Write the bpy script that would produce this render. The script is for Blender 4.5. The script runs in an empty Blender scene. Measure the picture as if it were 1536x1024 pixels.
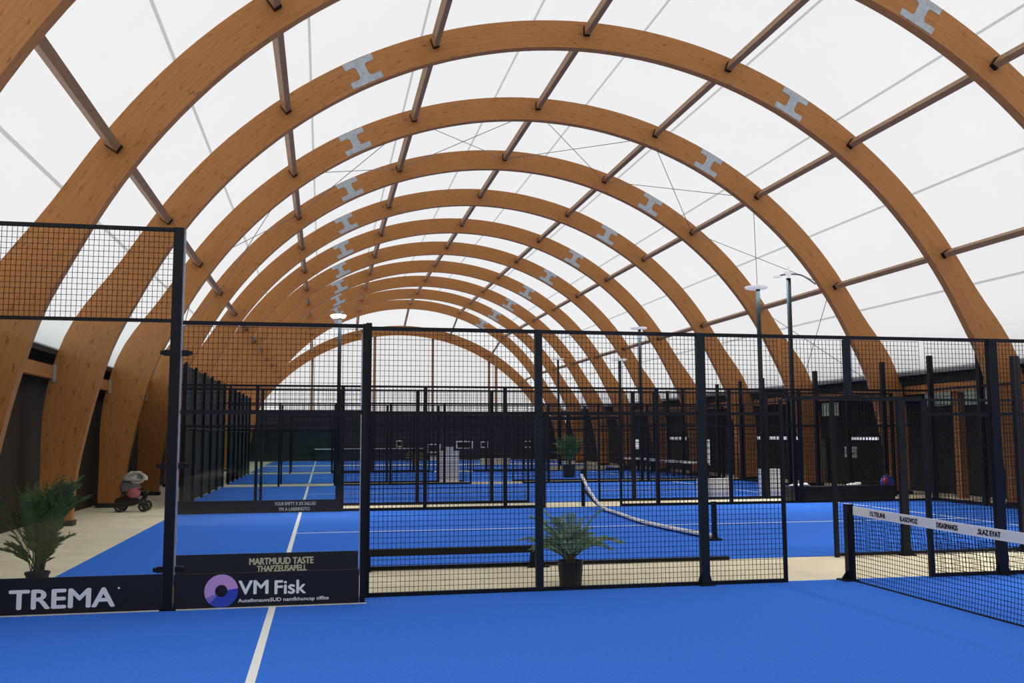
import bpy, bmesh, math, random
from mathutils import Vector, Matrix
S = bpy.context.scene
COL = S.collection
random.seed(7)
PI = math.pi
ORD = ['first', 'second', 'third', 'fourth', 'fifth', 'sixth', 'seventh', 'eighth', 'ninth', 'tenth', 'eleventh', 'twelfth', 'thirteenth']

# ------------------------------------------------------------------ materials
MATS = {}
def mat(name, col, rough=0.6, metal=0.0, spec=0.5, var=0.0, vscale=8.0, bump=0.0, stretch=None, emit=None, estr=0.0, coord='Object'):
    m = bpy.data.materials.new(name); m.use_nodes = True
    nt = m.node_tree; b = nt.nodes['Principled BSDF']
    b.inputs['Base Color'].default_value = (*col, 1); b.inputs['Roughness'].default_value = rough
    b.inputs['Metallic'].default_value = metal; b.inputs['Specular IOR Level'].default_value = spec
    if var or bump:
        tc = nt.nodes.new('ShaderNodeTexCoord'); mp = nt.nodes.new('ShaderNodeMapping')
        nz = nt.nodes.new('ShaderNodeTexNoise'); nz.inputs['Scale'].default_value = vscale; nz.inputs['Detail'].default_value = 5
        if stretch: mp.inputs['Scale'].default_value = stretch
        nt.links.new(tc.outputs[coord], mp.inputs[0]); nt.links.new(mp.outputs[0], nz.inputs[0])
        if var:
            rp = nt.nodes.new('ShaderNodeValToRGB')
            rp.color_ramp.elements[0].position = .3; rp.color_ramp.elements[1].position = .7
            rp.color_ramp.elements[0].color = (*[c*(1-var) for c in col], 1)
            rp.color_ramp.elements[1].color = (*[min(1, c*(1+var)) for c in col], 1)
            nt.links.new(nz.outputs['Fac'], rp.inputs[0]); nt.links.new(rp.outputs[0], b.inputs['Base Color'])
        if bump:
            bp = nt.nodes.new('ShaderNodeBump'); bp.inputs['Strength'].default_value = bump; bp.inputs['Distance'].default_value = .02
            nt.links.new(nz.outputs['Fac'], bp.inputs['Height']); nt.links.new(bp.outputs[0], b.inputs['Normal'])
    if emit:
        b.inputs['Emission Color'].default_value = (*emit, 1); b.inputs['Emission Strength'].default_value = estr
    MATS[name] = m
    return m

def wood_mat(name, col, dark, fleck):
    m = bpy.data.materials.new(name); m.use_nodes = True
    nt = m.node_tree; b = nt.nodes['Principled BSDF']; L = nt.links
    b.inputs['Roughness'].default_value = .55; b.inputs['Specular IOR Level'].default_value = .3
    tc = nt.nodes.new('ShaderNodeTexCoord')
    def noise(scale, st, det=4):
        mp = nt.nodes.new('ShaderNodeMapping'); mp.inputs['Scale'].default_value = st
        nz = nt.nodes.new('ShaderNodeTexNoise'); nz.inputs['Scale'].default_value = scale; nz.inputs['Detail'].default_value = det
        L.new(tc.outputs['UV'], mp.inputs[0]); L.new(mp.outputs[0], nz.inputs[0]); return nz
    g = noise(3.0, (.35, 9, 1)); r1 = nt.nodes.new('ShaderNodeValToRGB')
    r1.color_ramp.elements[0].position = .32; r1.color_ramp.elements[1].position = .68
    r1.color_ramp.elements[0].color = (*dark, 1); r1.color_ramp.elements[1].color = (*col, 1)
    L.new(g.outputs['Fac'], r1.inputs[0])
    k = noise(3.2, (1.3, 7, 1), 3); r2 = nt.nodes.new('ShaderNodeValToRGB')
    r2.color_ramp.elements[0].position = .60; r2.color_ramp.elements[0].color = (0, 0, 0, 1)
    r2.color_ramp.elements[1].position = .70; r2.color_ramp.elements[1].color = (.75, .75, .75, 1)
    L.new(k.outputs['Fac'], r2.inputs[0])
    mx = nt.nodes.new('ShaderNodeMix'); mx.data_type = 'RGBA'
    L.new(r2.outputs[0], mx.inputs[0]); L.new(r1.outputs[0], mx.inputs[6]); mx.inputs[7].default_value = (*fleck, 1)
    L.new(mx.outputs[2], b.inputs['Base Color'])
    return m

def membrane_mat(name, tcol, refl):
    m = bpy.data.materials.new(name); m.use_nodes = True
    nt = m.node_tree; nt.nodes.clear(); L = nt.links
    o = nt.nodes.new('ShaderNodeOutputMaterial'); t = nt.nodes.new('ShaderNodeBsdfTranslucent'); d = nt.nodes.new('ShaderNodeBsdfDiffuse')
    a = nt.nodes.new('ShaderNodeAddShader')
    t.inputs[0].default_value = (*tcol, 1); d.inputs[0].default_value = (*refl, 1)
    tc = nt.nodes.new('ShaderNodeTexCoord'); nz = nt.nodes.new('ShaderNodeTexNoise'); nz.inputs['Scale'].default_value = .35; nz.inputs['Detail'].default_value = 3
    rp = nt.nodes.new('ShaderNodeValToRGB'); rp.color_ramp.elements[0].color = (*[c*.97 for c in tcol], 1); rp.color_ramp.elements[1].color = (*[c*1.02 for c in tcol], 1)
    L.new(tc.outputs['Object'], nz.inputs[0]); L.new(nz.outputs['Fac'], rp.inputs[0]); L.new(rp.outputs[0], t.inputs[0])
    L.new(t.outputs[0], a.inputs[0]); L.new(d.outputs[0], a.inputs[1]); L.new(a.outputs[0], o.inputs[0])
    return m

def glass_mat(name, tint):
    m = bpy.data.materials.new(name); m.use_nodes = True
    nt = m.node_tree; nt.nodes.clear(); L = nt.links
    o = nt.nodes.new('ShaderNodeOutputMaterial'); t = nt.nodes.new('ShaderNodeBsdfTransparent'); g = nt.nodes.new('ShaderNodeBsdfGlossy')
    f = nt.nodes.new('ShaderNodeFresnel'); f.inputs[0].default_value = 1.2; x = nt.nodes.new('ShaderNodeMixShader')
    t.inputs[0].default_value = (*tint, 1); g.inputs['Roughness'].default_value = .02
    L.new(f.outputs[0], x.inputs[0]); L.new(t.outputs[0], x.inputs[1]); L.new(g.outputs[0], x.inputs[2]); L.new(x.outputs[0], o.inputs[0])
    return m

WOOD = wood_mat('glulam_wood', (.50, .215, .062), (.41, .17, .045), (.17, .062, .016))
PURL = wood_mat('purlin_wood', (.40, .225, .105), (.31, .165, .075), (.15, .07, .03))
MEMB = membrane_mat('roof_membrane', (.755, .757, .75), (.15, .15, .15))
SEAM = membrane_mat('membrane_seam', (.54, .55, .54), (.12, .12, .12))
GABL = membrane_mat('gable_fabric', (.69, .675, .66), (.15, .15, .15))
GLASS = glass_mat('clear_glass', (.95, .975, .97))
STEEL = mat('black_steel', (.006, .0075, .010), .5, 0, .25)
BLUSTEEL = mat('blue_black_steel', (.007, .014, .019), .5, 0, .25)
WIRE = mat('black_wire', (.006, .006, .008), .6, 0, .2)
GALV = mat('galvanised_steel', (.42, .47, .50), .5, .35, .5, var=.16, vscale=14)
TURF = mat('blue_turf', (.043, .182, .73), .95, 0, .1, var=.10, vscale=60, bump=.35)
LINE = mat('white_line', (.88, .87, .83), .9, 0, .1)
CONC = mat('concrete', (.80, .70, .50), .85, 0, .2, var=.09, vscale=1.6)
KERB = mat('sand_strip', (.72, .65, .52), .9, 0, .1, var=.1, vscale=12)
BANNER = mat('black_banner', (.012, .013, .018), .6, 0, .3)
LETTER = mat('white_letters', (.95, .93, .86), .7)
CREAM = mat('cream_letters', (.62, .58, .46), .7)
PINK = mat('pink_print', (.66, .36, .68), .6)
BLUEP = mat('blue_print', (.035, .075, .52), .6)
VIOL = mat('violet_print', (.27, .19, .60), .6)
DWALL = mat('dark_brown_boards', (.035, .024, .016), .7, 0, .3, var=.25, vscale=3, stretch=(1, 1, .2))
RWALL = mat('charcoal_boards', (.020, .019, .018), .7, 0, .3, var=.3, vscale=3, stretch=(1, 1, .15))
BWALL = mat('dark_grey_panel', (.030, .034, .042), .7, 0, .3, var=.2, vscale=2, stretch=(.3, 1, 3))
SCREEN = mat('dark_windscreen', (.020, .023, .022), .8, 0, .2, var=.15, vscale=2)
WHITE = mat('white_paint', (.88, .87, .84), .6)
TAPE = mat('net_tape', (.86, .82, .74), .8)
INK = mat('black_ink', (.012, .012, .014), .8)
GREEN = mat('palm_leaf', (.065, .125, .04), .5, 0, .4, var=.5, vscale=5)
GREENL = mat('light_palm_leaf', (.34, .47, .27), .5, 0, .4, var=.5, vscale=7)
GREENM = mat('mid_palm_leaf', (.10, .22, .05), .5, 0, .4, var=.4, vscale=5)
YELLOW = mat('yellow_leaf', (.30, .27, .03), .6)
STEM = mat('palm_stem', (.10, .12, .04), .6)
BARK = mat('palm_bark', (.09, .06, .04), .9)
POT = mat('black_pot', (.015, .016, .018), .55)
SOIL = mat('potting_soil', (.03, .02, .014), .95)
CABLE = mat('steel_cable', (.22, .22, .23), .4, .6)
GREYF = mat('grey_fabric', (.19, .18, .20), .9, 0, .2, var=.2, vscale=10)
PALEF = mat('pale_fabric', (.50, .46, .41), .9, 0, .2, var=.25, vscale=9)
REDF = mat('red_fabric', (.50, .14, .16), .9)
RUBBER = mat('black_rubber', (.012, .012, .012), .8)
WINL = mat('daylit_pane', (.7, .72, .75), .4, emit=(.80, .86, .95), estr=.75)
WING = mat('green_pane', (.2, .25, .22), .3, emit=(.5, .62, .55), estr=.16)
LAMPON = mat('lit_lamp', (.9, .9, .9), .4, emit=(1, .97, .90), estr=6.0)
LAMPGLOW = mat('glowing_lamp_housing', (.72, .72, .70), .5, .0, emit=(1, .98, .94), estr=.30)  # faint emission added to whiten the heads, rims and bracket
DOORM = mat('grey_brown_door', (.09, .075, .07), .5)
KERBC = mat('pale_kerb', (.55, .52, .45), .8)
BALLR = mat('red_print', (.5, .05, .06), .5)
BALLB = mat('blue_bag', (.05, .06, .35), .5)

# ------------------------------------------------------------------ mesh helpers
class MB:
    def __init__(s): s.v = []; s.f = []; s.m = []; s.uv = []
    def face(s, idx, m=0, uv=None): s.f.append(idx); s.m.append(m); s.uv.append(uv)
    def box(s, x0, x1, y0, y1, z0, z1, m=0):
        b = len(s.v)
        s.v += [(x0, y0, z0), (x1, y0, z0), (x1, y1, z0), (x0, y1, z0), (x0, y0, z1), (x1, y0, z1), (x1, y1, z1), (x0, y1, z1)]
        ex = (x1-x0, y1-y0, z1-z0); la = ex.index(max(ex))
        for f in [(0, 3, 2, 1), (4, 5, 6, 7), (0, 1, 5, 4), (1, 2, 6, 5), (2, 3, 7, 6), (3, 0, 4, 7)]:
            uv = []
            for i in f:
                p = s.v[b+i]; o = [a for a in range(3) if a != la]; uv.append((p[la], p[o[0]]+p[o[1]]))
            s.face([b+i for i in f], m, uv)
        return s
    def bar(s, p, q, w, h=None, up=None, m=0):
        h = h or w; p = Vector(p); q = Vector(q); d = (q-p); Ln = d.length; d.normalize()
        u = Vector(up) if up else (Vector((0, 0, 1)) if abs(d.z) < .9 else Vector((0, 1, 0)))
        a = d.cross(u).normalized(); c = a.cross(d).normalized(); b = len(s.v)
        for t, P in ((0, p), (1, q)):
            for i, j in ((-1, -1), (1, -1), (1, 1), (-1, 1)): s.v.append(tuple(P+a*(i*w/2)+c*(j*h/2)))
        s.face([b, b+3, b+2, b+1], m, [(0, 0), (0, h), (w, h), (w, 0)]); s.face([b+4, b+5, b+6, b+7], m, [(0, 0), (w, 0), (w, h), (0, h)])
        for i in range(4):
            j = (i+1) % 4; s.face([b+i, b+j, b+4+j, b+4+i], m, [(0, i*.3), (0, i*.3+w), (Ln, i*.3+w), (Ln, i*.3)])
        return s
    def tube(s, pts, r, n=8, m=0, r1=None, close=False):
        pts = [Vector(p) for p in pts]; b = len(s.v); k = len(pts)
        for i, P in enumerate(pts):
            a = pts[(i-1) % k if close else max(0, i-1)]; c = pts[(i+1) % k if close else min(k-1, i+1)]
            d = (c-a).normalized(); u = Vector((0, 0, 1)) if abs(d.z) < .9 else Vector((0, 1, 0))
            x = d.cross(u).normalized(); y = x.cross(d)
            rr = r if r1 is None else r+(r1-r)*i/(k-1)
            for j in range(n):
                t = 2*PI*j/n; s.v.append(tuple(P+x*math.cos(t)*rr+y*math.sin(t)*rr))
        for i in range(k if close else k-1):
            i2 = (i+1) % k
            for j in range(n):
                j2 = (j+1) % n; s.face([b+i*n+j, b+i*n+j2, b+i2*n+j2, b+i2*n+j], m)
        if not close:
            s.face([b+j for j in range(n)][::-1], m); s.face([b+(k-1)*n+j for j in range(n)], m)
        return s
    def lathe(s, c, prof, n=20, m=0, sx=1, sy=1):
        b = len(s.v); k = len(prof)
        for r, z in prof:
            for j in range(n):
                t = 2*PI*j/n; s.v.append((c[0]+math.cos(t)*r*sx, c[1]+math.sin(t)*r*sy, c[2]+z))
        for i in range(k-1):
            for j in range(n):
                j2 = (j+1) % n; s.face([b+i*n+j, b+i*n+j2, b+(i+1)*n+j2, b+(i+1)*n+j], m)
        s.face([b+j for j in range(n)][::-1], m); s.face([b+(k-1)*n+j for j in range(n)], m)
        return s
    def prism(s, poly, y0, y1, m=0):            # polygon in (x,z), extruded along y
        b = len(s.v); n = len(poly)
        for y in (y0, y1):
            for x, z in poly: s.v.append((x, y, z))
        s.face([b+i for i in range(n)], m); s.face([b+n+i for i in range(n)][::-1], m)
        for i in range(n):
            j = (i+1) % n; s.face([b+j, b+i, b+n+i, b+n+j], m)
        return s
    def blob(s, c, r, n=14, m=0, wob=0.0, seed=0):
        rnd = random.Random(seed); prof = []
        K = 9; b = len(s.v)
        for i in range(K+1):
            ph = PI*i/K
            for j in range(n):
                t = 2*PI*j/n; w = 1+wob*math.sin(3*t+seed)*math.sin(2*ph+seed)+rnd.uniform(-wob, wob)*.4
                s.v.append((c[0]+r[0]*math.sin(ph)*math.cos(t)*w, c[1]+r[1]*math.sin(ph)*math.sin(t)*w, c[2]-r[2]*math.cos(ph)*(1 if i in (0, K) else w)))
        for i in range(K):
            for j in range(n):
                j2 = (j+1) % n; s.face([b+i*n+j, b+i*n+j2, b+(i+1)*n+j2, b+(i+1)*n+j], m)
        return s
    def wires(s, a, b, plane, off, z0, z1, du=.05, dz=.06, t=.0048):
        def rod(p, q, w, ax):
            h = w/2
            if ax == 'z':
                if plane == 'y': s.box4((p-h, off-h), (p+h, off+h), z0, z1, True)
                else: s.box4((off-h, p-h), (off+h, p+h), z0, z1, True)
            else:
                if plane == 'y': s.boxs(a, b, off-h, off+h, p-h, p+h, 'x')
                else: s.boxs(off-h, off+h, a, b, p-h, p+h, 'y')
        n = max(1, round((b-a)/du)); k = max(1, round((z1-z0)/dz))
        for i in range(n+1): rod(a+(b-a)*i/n, 0, t, 'z')
        for i in range(k+1): rod(z0+(z1-z0)*i/k, 0, t, 'u')
        return s
    def box4(s, lo, hi, z0, z1, _):
        b = len(s.v); x0, y0 = lo; x1, y1 = hi
        for z in (z0, z1): s.v += [(x0, y0, z), (x1, y0, z), (x1, y1, z), (x0, y1, z)]
        for i in range(4):
            j = (i+1) % 4; s.face([b+i, b+j, b+4+j, b+4+i])
    def boxs(s, x0, x1, y0, y1, z0, z1, ax):
        b = len(s.v)
        if ax == 'x': R = [(x, y, z) for x in (x0, x1) for (y, z) in ((y0, z0), (y1, z0), (y1, z1), (y0, z1))]
        else: R = [(x, y, z) for y in (y0, y1) for (x, z) in ((x0, z0), (x0, z1), (x1, z1), (x1, z0))]
        s.v += R
        for i in range(4):
            j = (i+1) % 4; s.face([b+i, b+4+i, b+4+j, b+j])
    def build(s, name, mats, parent=None, smooth=False):
        me = bpy.data.meshes.new(name); me.from_pydata([tuple(v) for v in s.v], [], s.f)
        if not isinstance(mats, (list, tuple)): mats = [mats]
        for m in mats: me.materials.append(m)
        me.polygons.foreach_set('material_index', s.m)
        if any(u is not None for u in s.uv):
            ul = me.uv_layers.new(name='UVMap'); i = 0
            for f, uv in zip(s.f, s.uv):
                for j in range(len(f)):
                    ul.data[i].uv = uv[j] if uv else (0, 0); i += 1
        if smooth: me.polygons.foreach_set('use_smooth', [True]*len(s.f))
        me.update()
        o = bpy.data.objects.new(name, me); COL.objects.link(o)
        if parent:
            o.parent = parent; o.matrix_parent_inverse = Matrix.Translation(parent.location).inverted()
        return o

def tag(o, label, cat, group=None):
    o['label'] = label; o['category'] = cat
    if group: o['group'] = group
    return o
def thing(name, label, cat, loc=(0, 0, 0), group=None):
    o = bpy.data.objects.new(name, None); o.empty_display_size = .2; COL.objects.link(o); o.location = loc
    return tag(o, label, cat, group)
def struct(o): o['kind'] = 'structure'; return o

def text_mesh(body, name, m, parent, org, ux, uz, width, height, bold=0.0, nrm=.002, label=None):
    cu = bpy.data.curves.new(name, 'FONT'); cu.body = body; cu.size = 1; cu.fill_mode = 'FRONT'; cu.extrude = 0.0; cu.resolution_u = 6
    t = bpy.data.objects.new('tmp_text', cu); COL.objects.link(t)
    dg = bpy.context.evaluated_depsgraph_get(); me = bpy.data.meshes.new_from_object(t.evaluated_get(dg))
    bpy.data.objects.remove(t); bpy.data.curves.remove(cu)
    xs = [v.co.x for v in me.vertices]; ys = [v.co.y for v in me.vertices]
    x0, x1, y0, y1 = min(xs), max(xs), min(ys), max(ys)
    org = Vector(org); ux = Vector(ux); uz = Vector(uz); n = ux.cross(uz); d = bold*height/.2
    b = MB(); sh = [(0, 0), (-d, 0), (d, 0), (0, d*.7), (0, -d*.7)] if bold else [(0, 0)]
    for q, (sx, sz) in enumerate(sh):
        k = len(b.v)
        for v in me.vertices: b.v.append(org+ux*(d+(v.co.x-x0)/(x1-x0)*(width-2*d)+sx)+uz*(d*.7+(v.co.y-y0)/(y1-y0)*(height-1.4*d)+sz)+n*(nrm+q*.0002))
        for p in me.polygons: b.face([k+i for i in p.vertices])
    o = b.build(name, m, parent); bpy.data.meshes.remove(me)
    if label: o['label'] = label
    return o

# ------------------------------------------------------------------ camera
CAMP = Vector((3.535, -10.374, 1.772))
yaw, pit, rol = .1983, .1010, -.0030
fw = Vector((math.sin(yaw)*math.cos(pit), math.cos(yaw)*math.cos(pit), math.sin(pit)))
rg = Vector((math.cos(yaw), -math.sin(yaw), 0)); up = rg.cross(fw)
r2 = rg*math.cos(rol)+up*math.sin(rol); u2 = -rg*math.sin(rol)+up*math.cos(rol)
cd = bpy.data.cameras.new('camera'); cam = bpy.data.objects.new('camera', cd); COL.objects.link(cam)
cd.sensor_width = 36; cd.lens = 1407.0/1536*36; cd.clip_end = 300; cd.clip_start = .05
cam.matrix_world = Matrix(((r2.x, u2.x, -fw.x, CAMP.x), (r2.y, u2.y, -fw.y, CAMP.y), (r2.z, u2.z, -fw.z, CAMP.z), (0, 0, 0, 1)))
S.camera = cam

# ------------------------------------------------------------------ world + view
w = bpy.data.worlds.new('overcast_sky'); S.world = w; w.use_nodes = True
w.node_tree.nodes['Background'].inputs[0].default_value = (1.0, 1.0, 1.0, 1)
w.node_tree.nodes['Background'].inputs[1].default_value = 1.0
S.view_settings.view_transform = 'Standard'; S.view_settings.look = 'None'; S.view_settings.gamma = 1
S.view_settings.use_curve_mapping = False; S.view_settings.exposure = 0.14
try: S.cycles.max_bounces = 10; S.cycles.transparent_max_bounces = 24; S.cycles.diffuse_bounces = 5
except Exception: pass

# ------------------------------------------------------------------ hall geometry
CX, CZ = 9.47, .13
RI, RO, RP, RM = 10.78, 11.43, 11.08, 11.47
SP, Y1 = 5.13, 10.257
def ay(k): return Y1+(k-1)*SP
TH = .22
def catmull(P, n=5):
    out = []
    for i in range(len(P)-1):
        p0 = P[max(0, i-1)]; p1 = P[i]; p2 = P[i+1]; p3 = P[min(len(P)-1, i+2)]
        for k in range(n):
            t = k/n
            out.append(tuple(.5*((2*p1[a])+(-p0[a]+p2[a])*t+(2*p0[a]-5*p1[a]+4*p2[a]-p3[a])*t*t+(-p0[a]+3*p1[a]-3*p2[a]+p3[a])*t**3) for a in (0, 1)))
    out.append(P[-1]); return out
def half(R, low, a0):
    pts = catmull(low, 5)                        # from the foot upwards, as (dx, z)
    n = 26
    for i in range(1, n+1):
        a = math.radians(a0+(90-a0)*i/n); pts.append((R*math.cos(a), CZ+R*math.sin(a)))
    return pts
def arcpt(R, adeg): a = math.radians(adeg); return (R*math.cos(a), CZ+R*math.sin(a))
INH = half(RI, [(10.90, 0), (10.87, .9), (10.72, 1.8), (10.55, 2.6), (10.24, 3.7), arcpt(RI, 26)], 26)
OUH = half(RO, [(11.53, 0), (11.53, 1.0), (11.50, 2.6), (11.10, 4.05), arcpt(RO+.05, 27), arcpt(RO, 32)], 32)
def resample(P, n):
    d = [0]
    for i in range(1, len(P)): d.append(d[-1]+math.dist(P[i], P[i-1]))
    out = []; j = 0
    for i in range(n):
        t = d[-1]*i/(n-1)
        while j < len(P)-2 and d[j+1] < t: j += 1
        f = (t-d[j])/max(1e-9, d[j+1]-d[j]); f = min(1, max(0, f))
        out.append((P[j][0]+(P[j+1][0]-P[j][0])*f, P[j][1]+(P[j+1][1]-P[j][1])*f))
    return out
NP = 48
ih, oh = resample(INH, NP), resample(OUH, NP)
IN = [(CX-x, z) for x, z in ih]+[(CX+x, z) for x, z in ih[::-1][1:]]
OU = [(CX-x, z) for x, z in oh]+[(CX+x, z) for x, z in oh[::-1][1:]]

def band(inn, out, y0, y1):
    b = MB(); n = len(inn); s = 0
    for (xi, zi), (xo, zo) in zip(inn, out):
        b.v += [(xi, y0, zi), (xo, y0, zo), (xo, y1, zo), (xi, y1, zi)]
    for i in range(n-1):
        ds = math.dist(out[i], out[i+1]); A, B = 4*i, 4*i+4
        for a, c, v0, v1 in ((0, 1, 0, .65), (1, 2, .7, .92), (2, 3, 1, 1.65), (3, 0, 1.7, 1.92)):
            b.face([A+a, A+c, B+c, B+a], 0, [(s, v0), (s, v1), (s+ds, v1), (s+ds, v0)])
        s += ds
    b.face([0, 3, 2, 1], 0, [(0, 0)]*4); e = 4*(n-1); b.face([e, e+1, e+2, e+3], 0, [(0, 0)]*4)
    return b

def plate(adeg, y):
    """I-shaped steel plate let into the front face of an arch"""
    a = math.radians(adeg); t = Vector((-math.sin(a), 0, math.cos(a))); r = Vector((math.cos(a), 0, math.sin(a)))
    c = Vector((CX, 0, CZ))+r*11.11
    P = [(-.38, -.30), (.38, -.30), (.38, -.15), (.15, -.15), (.11, -.10), (.11, .10), (.15, .15), (.36, .15), (.36, .30), (-.36, .30), (-.36, .15), (-.15, .15), (-.11, .10), (-.11, -.10), (-.15, -.15), (-.38, -.15)]
    b = MB(); n = len(P)
    for yy in (y-.012, y):
        for u, v in P: q = c+t*u+r*v; b.v.append((q.x, yy, q.z))
    b.face(list(range(n))[::-1]); b.face([n+i for i in range(n)])
    for i in range(n): j = (i+1) % n; b.face([i, j, n+j, n+i])
    return b

KS = list(range(-1, 11))
for k in KS:
    y = ay(k); o = ORD[k+1]
    a = band(IN, OU, y, y+TH).build('timber_arch', WOOD)
    where = {-1: 'glued timber roof arch nearest the camera, crossing the top corner', 10: 'glued timber roof arch farthest back, the last before the gable arch'}.get(k, 'glued timber roof arch with two steel plates, %s from the camera' % o)
    tag(a, where, 'arch', 'timber arches spanning the hall')
    for an in (117.9, 61.7):
        p = plate(an, y).build('connector_plate', GALV, a); p['label'] = 'pale galvanised I-shaped connector plate'
    for sx in (-1, 1):
        MB().box(CX+sx*11.22-.36, CX+sx*11.22+.36, y-.03, y+TH+.03, 0, .11).build('foot_shoe', STEEL, a)

# gable arch and gable wall
GY = 61.56; GCX, GCZ, GRI, GRO = 9.38, -3.2, 12.75, 13.48
def garc(R, n, zmin):
    a0 = math.asin((zmin-GCZ)/R); return [(GCX-R*math.cos(a0+(PI-2*a0)*i/(n-1)), GCZ+R*math.sin(a0+(PI-2*a0)*i/(n-1))) for i in range(n)]
gi, go = garc(GRI, 60, 3.5), garc(GRO, 60, 3.5)
g = band(gi, go, GY, GY+TH).build('gable_arch', WOOD)
tag(g, 'flatter timber arch framing the white gable wall at the far end', 'arch')
wb = MB()
n = len(gi); wb.v += [(x, GY+.3, z) for x, z in garc(GRO-.3, 60, 3.3)]+[(x, GY+.3, 3.3) for x, z in garc(GRO-.3, 60, 3.3)]
for i in range(n-1): wb.face([i, i+1, n+i+1, n+i])
struct(wb.build('wall_back', GABL))
for i, x in enumerate((2.67, 7.31, 11.78, 16.2, 16.75)):
    zt = GCZ+math.sqrt((GRI+.2)**2-(x-GCX)**2)
    m_ = MB().box(x-.09, x+.09, GY+.225, GY+.297, 3.51, zt).build('gable_mullion', PURL)
    tag(m_, 'slim brown upright on the white gable wall, %s from the left' % ORD[i], 'post', 'uprights of the gable wall')
struct(MB().box(-2.3, 22.29, GY+.1, GY+.42, 0, 3.36).build('wall_back_base', BWALL))
lb = MB().box(-2.3, 21.0, GY+.05, GY+.4, 3.36, 3.498)
struct(lb.build('trim_1', BWALL))

# membrane roof
mo = [(x+.05, z) for x, z in OUH if z >= 3.6]; mo = resample([(mo[0][0]+.03, 3.56)]+mo, 40)
MP = [(CX-x, z) for x, z in mo]+[(CX+x, z) for x, z in mo[::-1][1:]]
gm = garc(GRO+.03, len(MP), 3.4)
mb = MB(); ys = [-26, -15, -5]+[ay(k)+TH/2 for k in range(-1, 11)]; n = len(MP)
rows = [[(x, y, z) for x, z in MP] for y in ys]+[[(x, GY+TH/2, z) for x, z in gm]]
for r_ in rows: mb.v += r_
for j in range(len(rows)-1):
    for i in range(n-1): mb.face([j*n+i, (j+1)*n+i, (j+1)*n+i+1, j*n+i+1], 0)
for ad in (151.0, 137.3, 123.6, 109.8, 96.2, 82.5, 69.0, 55.6, 42.1, 28.3):
    def sp(ad, R): return (CX+R*math.cos(math.radians(ad)), CZ+R*math.sin(math.radians(ad)))
    R = RM-.035 if 30 < ad < 150 else RM-.0
    da = .15; b = len(mb.v)
    for y in (ys[0], ay(10)):
        for s_ in (-1, 1): x, z = sp(ad+s_*da, R); mb.v.append((x, y, z))
    mb.face([b, b+1, b+3, b+2], 1)
struct(mb.build('ceiling', [MEMB, SEAM], smooth=True))
# unseen end fabric behind the camera, put in to hold down the daylight
rb = MB(); n = len(MP); rb.v += [(x, -26, z) for x, z in MP]+[(x, -26, 0) for x, z in MP]
for i in range(n-1): rb.face([i, n+i, n+i+1, i+1])
struct(rb.build('wall_front_light_stop', GABL))
struct(MB().box(-2.3, 22.29, -25.9, -25.7, 0, 6).build('wall_front_reflection_stop', BWALL))  # unseen dark panel added to keep bright reflections out of the glass

# purlins
PX = [(.228, 6.365), (2.624, 8.954), (5.906, 10.68), (9.501, 11.211), (13.048, 10.611), (16.257, 8.936), (18.733, 6.26)]
PANG = [math.atan2(z-CZ, x-CX) for x, z in PX]
def infr(p, mg=160):
    d = Vector(p)-CAMP; z = d.dot(fw)
    if z < .5: return False
    x = 768+1407*d.dot(r2)/z; y = 512-1407*d.dot(u2)/z
    return -mg < x < 1536+mg and -mg < y < 1024+mg
for i, a in enumerate(PANG):
    rad = Vector((math.cos(a), 0, math.sin(a)))
    for k in range(-1, 11):
        c = Vector((CX, 0, CZ))+rad*(RP+.10)
        p = Vector((c.x, ay(k)+TH, c.z))
        if k < 10: q = Vector((c.x, ay(k+1), c.z))
        else:
            zz = GCZ+math.sqrt(max(.1, (GRI+.45)**2-(c.x-GCX)**2)); q = Vector((c.x, GY, zz))
        if not (infr(p) or infr(q) or infr((p+q)/2)): continue
        far = 'gable arch' if k == 10 else '%s arches' % ORD[k+2]
        lab = ('brown timber purlin, %s row from the left, between the last arch and gable arch' % ORD[i]) if k == 10 else \
              'brown timber purlin, %s row from the left, between the %s and %s arches' % (ORD[i], ORD[k+1], ORD[k+2])
        e = MB().bar(p, q, .13, .20, up=rad).build('roof_purlin', PURL)
        tag(e, lab, 'purlin', 'purlins between the roof arches')
        if k < 6:
            h = MB().bar(q-Vector((0, .10, 0)), q-Vector((0, .002, 0)), .15, .225, up=rad).build('joist_hanger', STEEL, e)
            h['label'] = 'dark metal hanger at the purlin end'

# cross bracing between the fourth and fifth arches (counted from the camera)
BX = [(-1.25, 3.2)]+PX+[(20.2, 3.2)]
for i in range(len(BX)-1):
    for s_ in (0, 1):
        a, b = (BX[i], BX[i+1]) if s_ == 0 else (BX[i+1], BX[i])
        p = (a[0], ay(2)+TH+.01, a[1]+.05); q = (b[0], ay(3)-.01, b[1]+.05)
        t = MB().tube([p, q], .011, 5).build('bracing_cable', CABLE)
        tag(t, 'thin steel bracing cable in the roof, %s cell from the left, %s away' % (ORD[i], 'rising' if (b[1] > a[1]) else 'falling'), 'cable', 'bracing cables under the roof')

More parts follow.
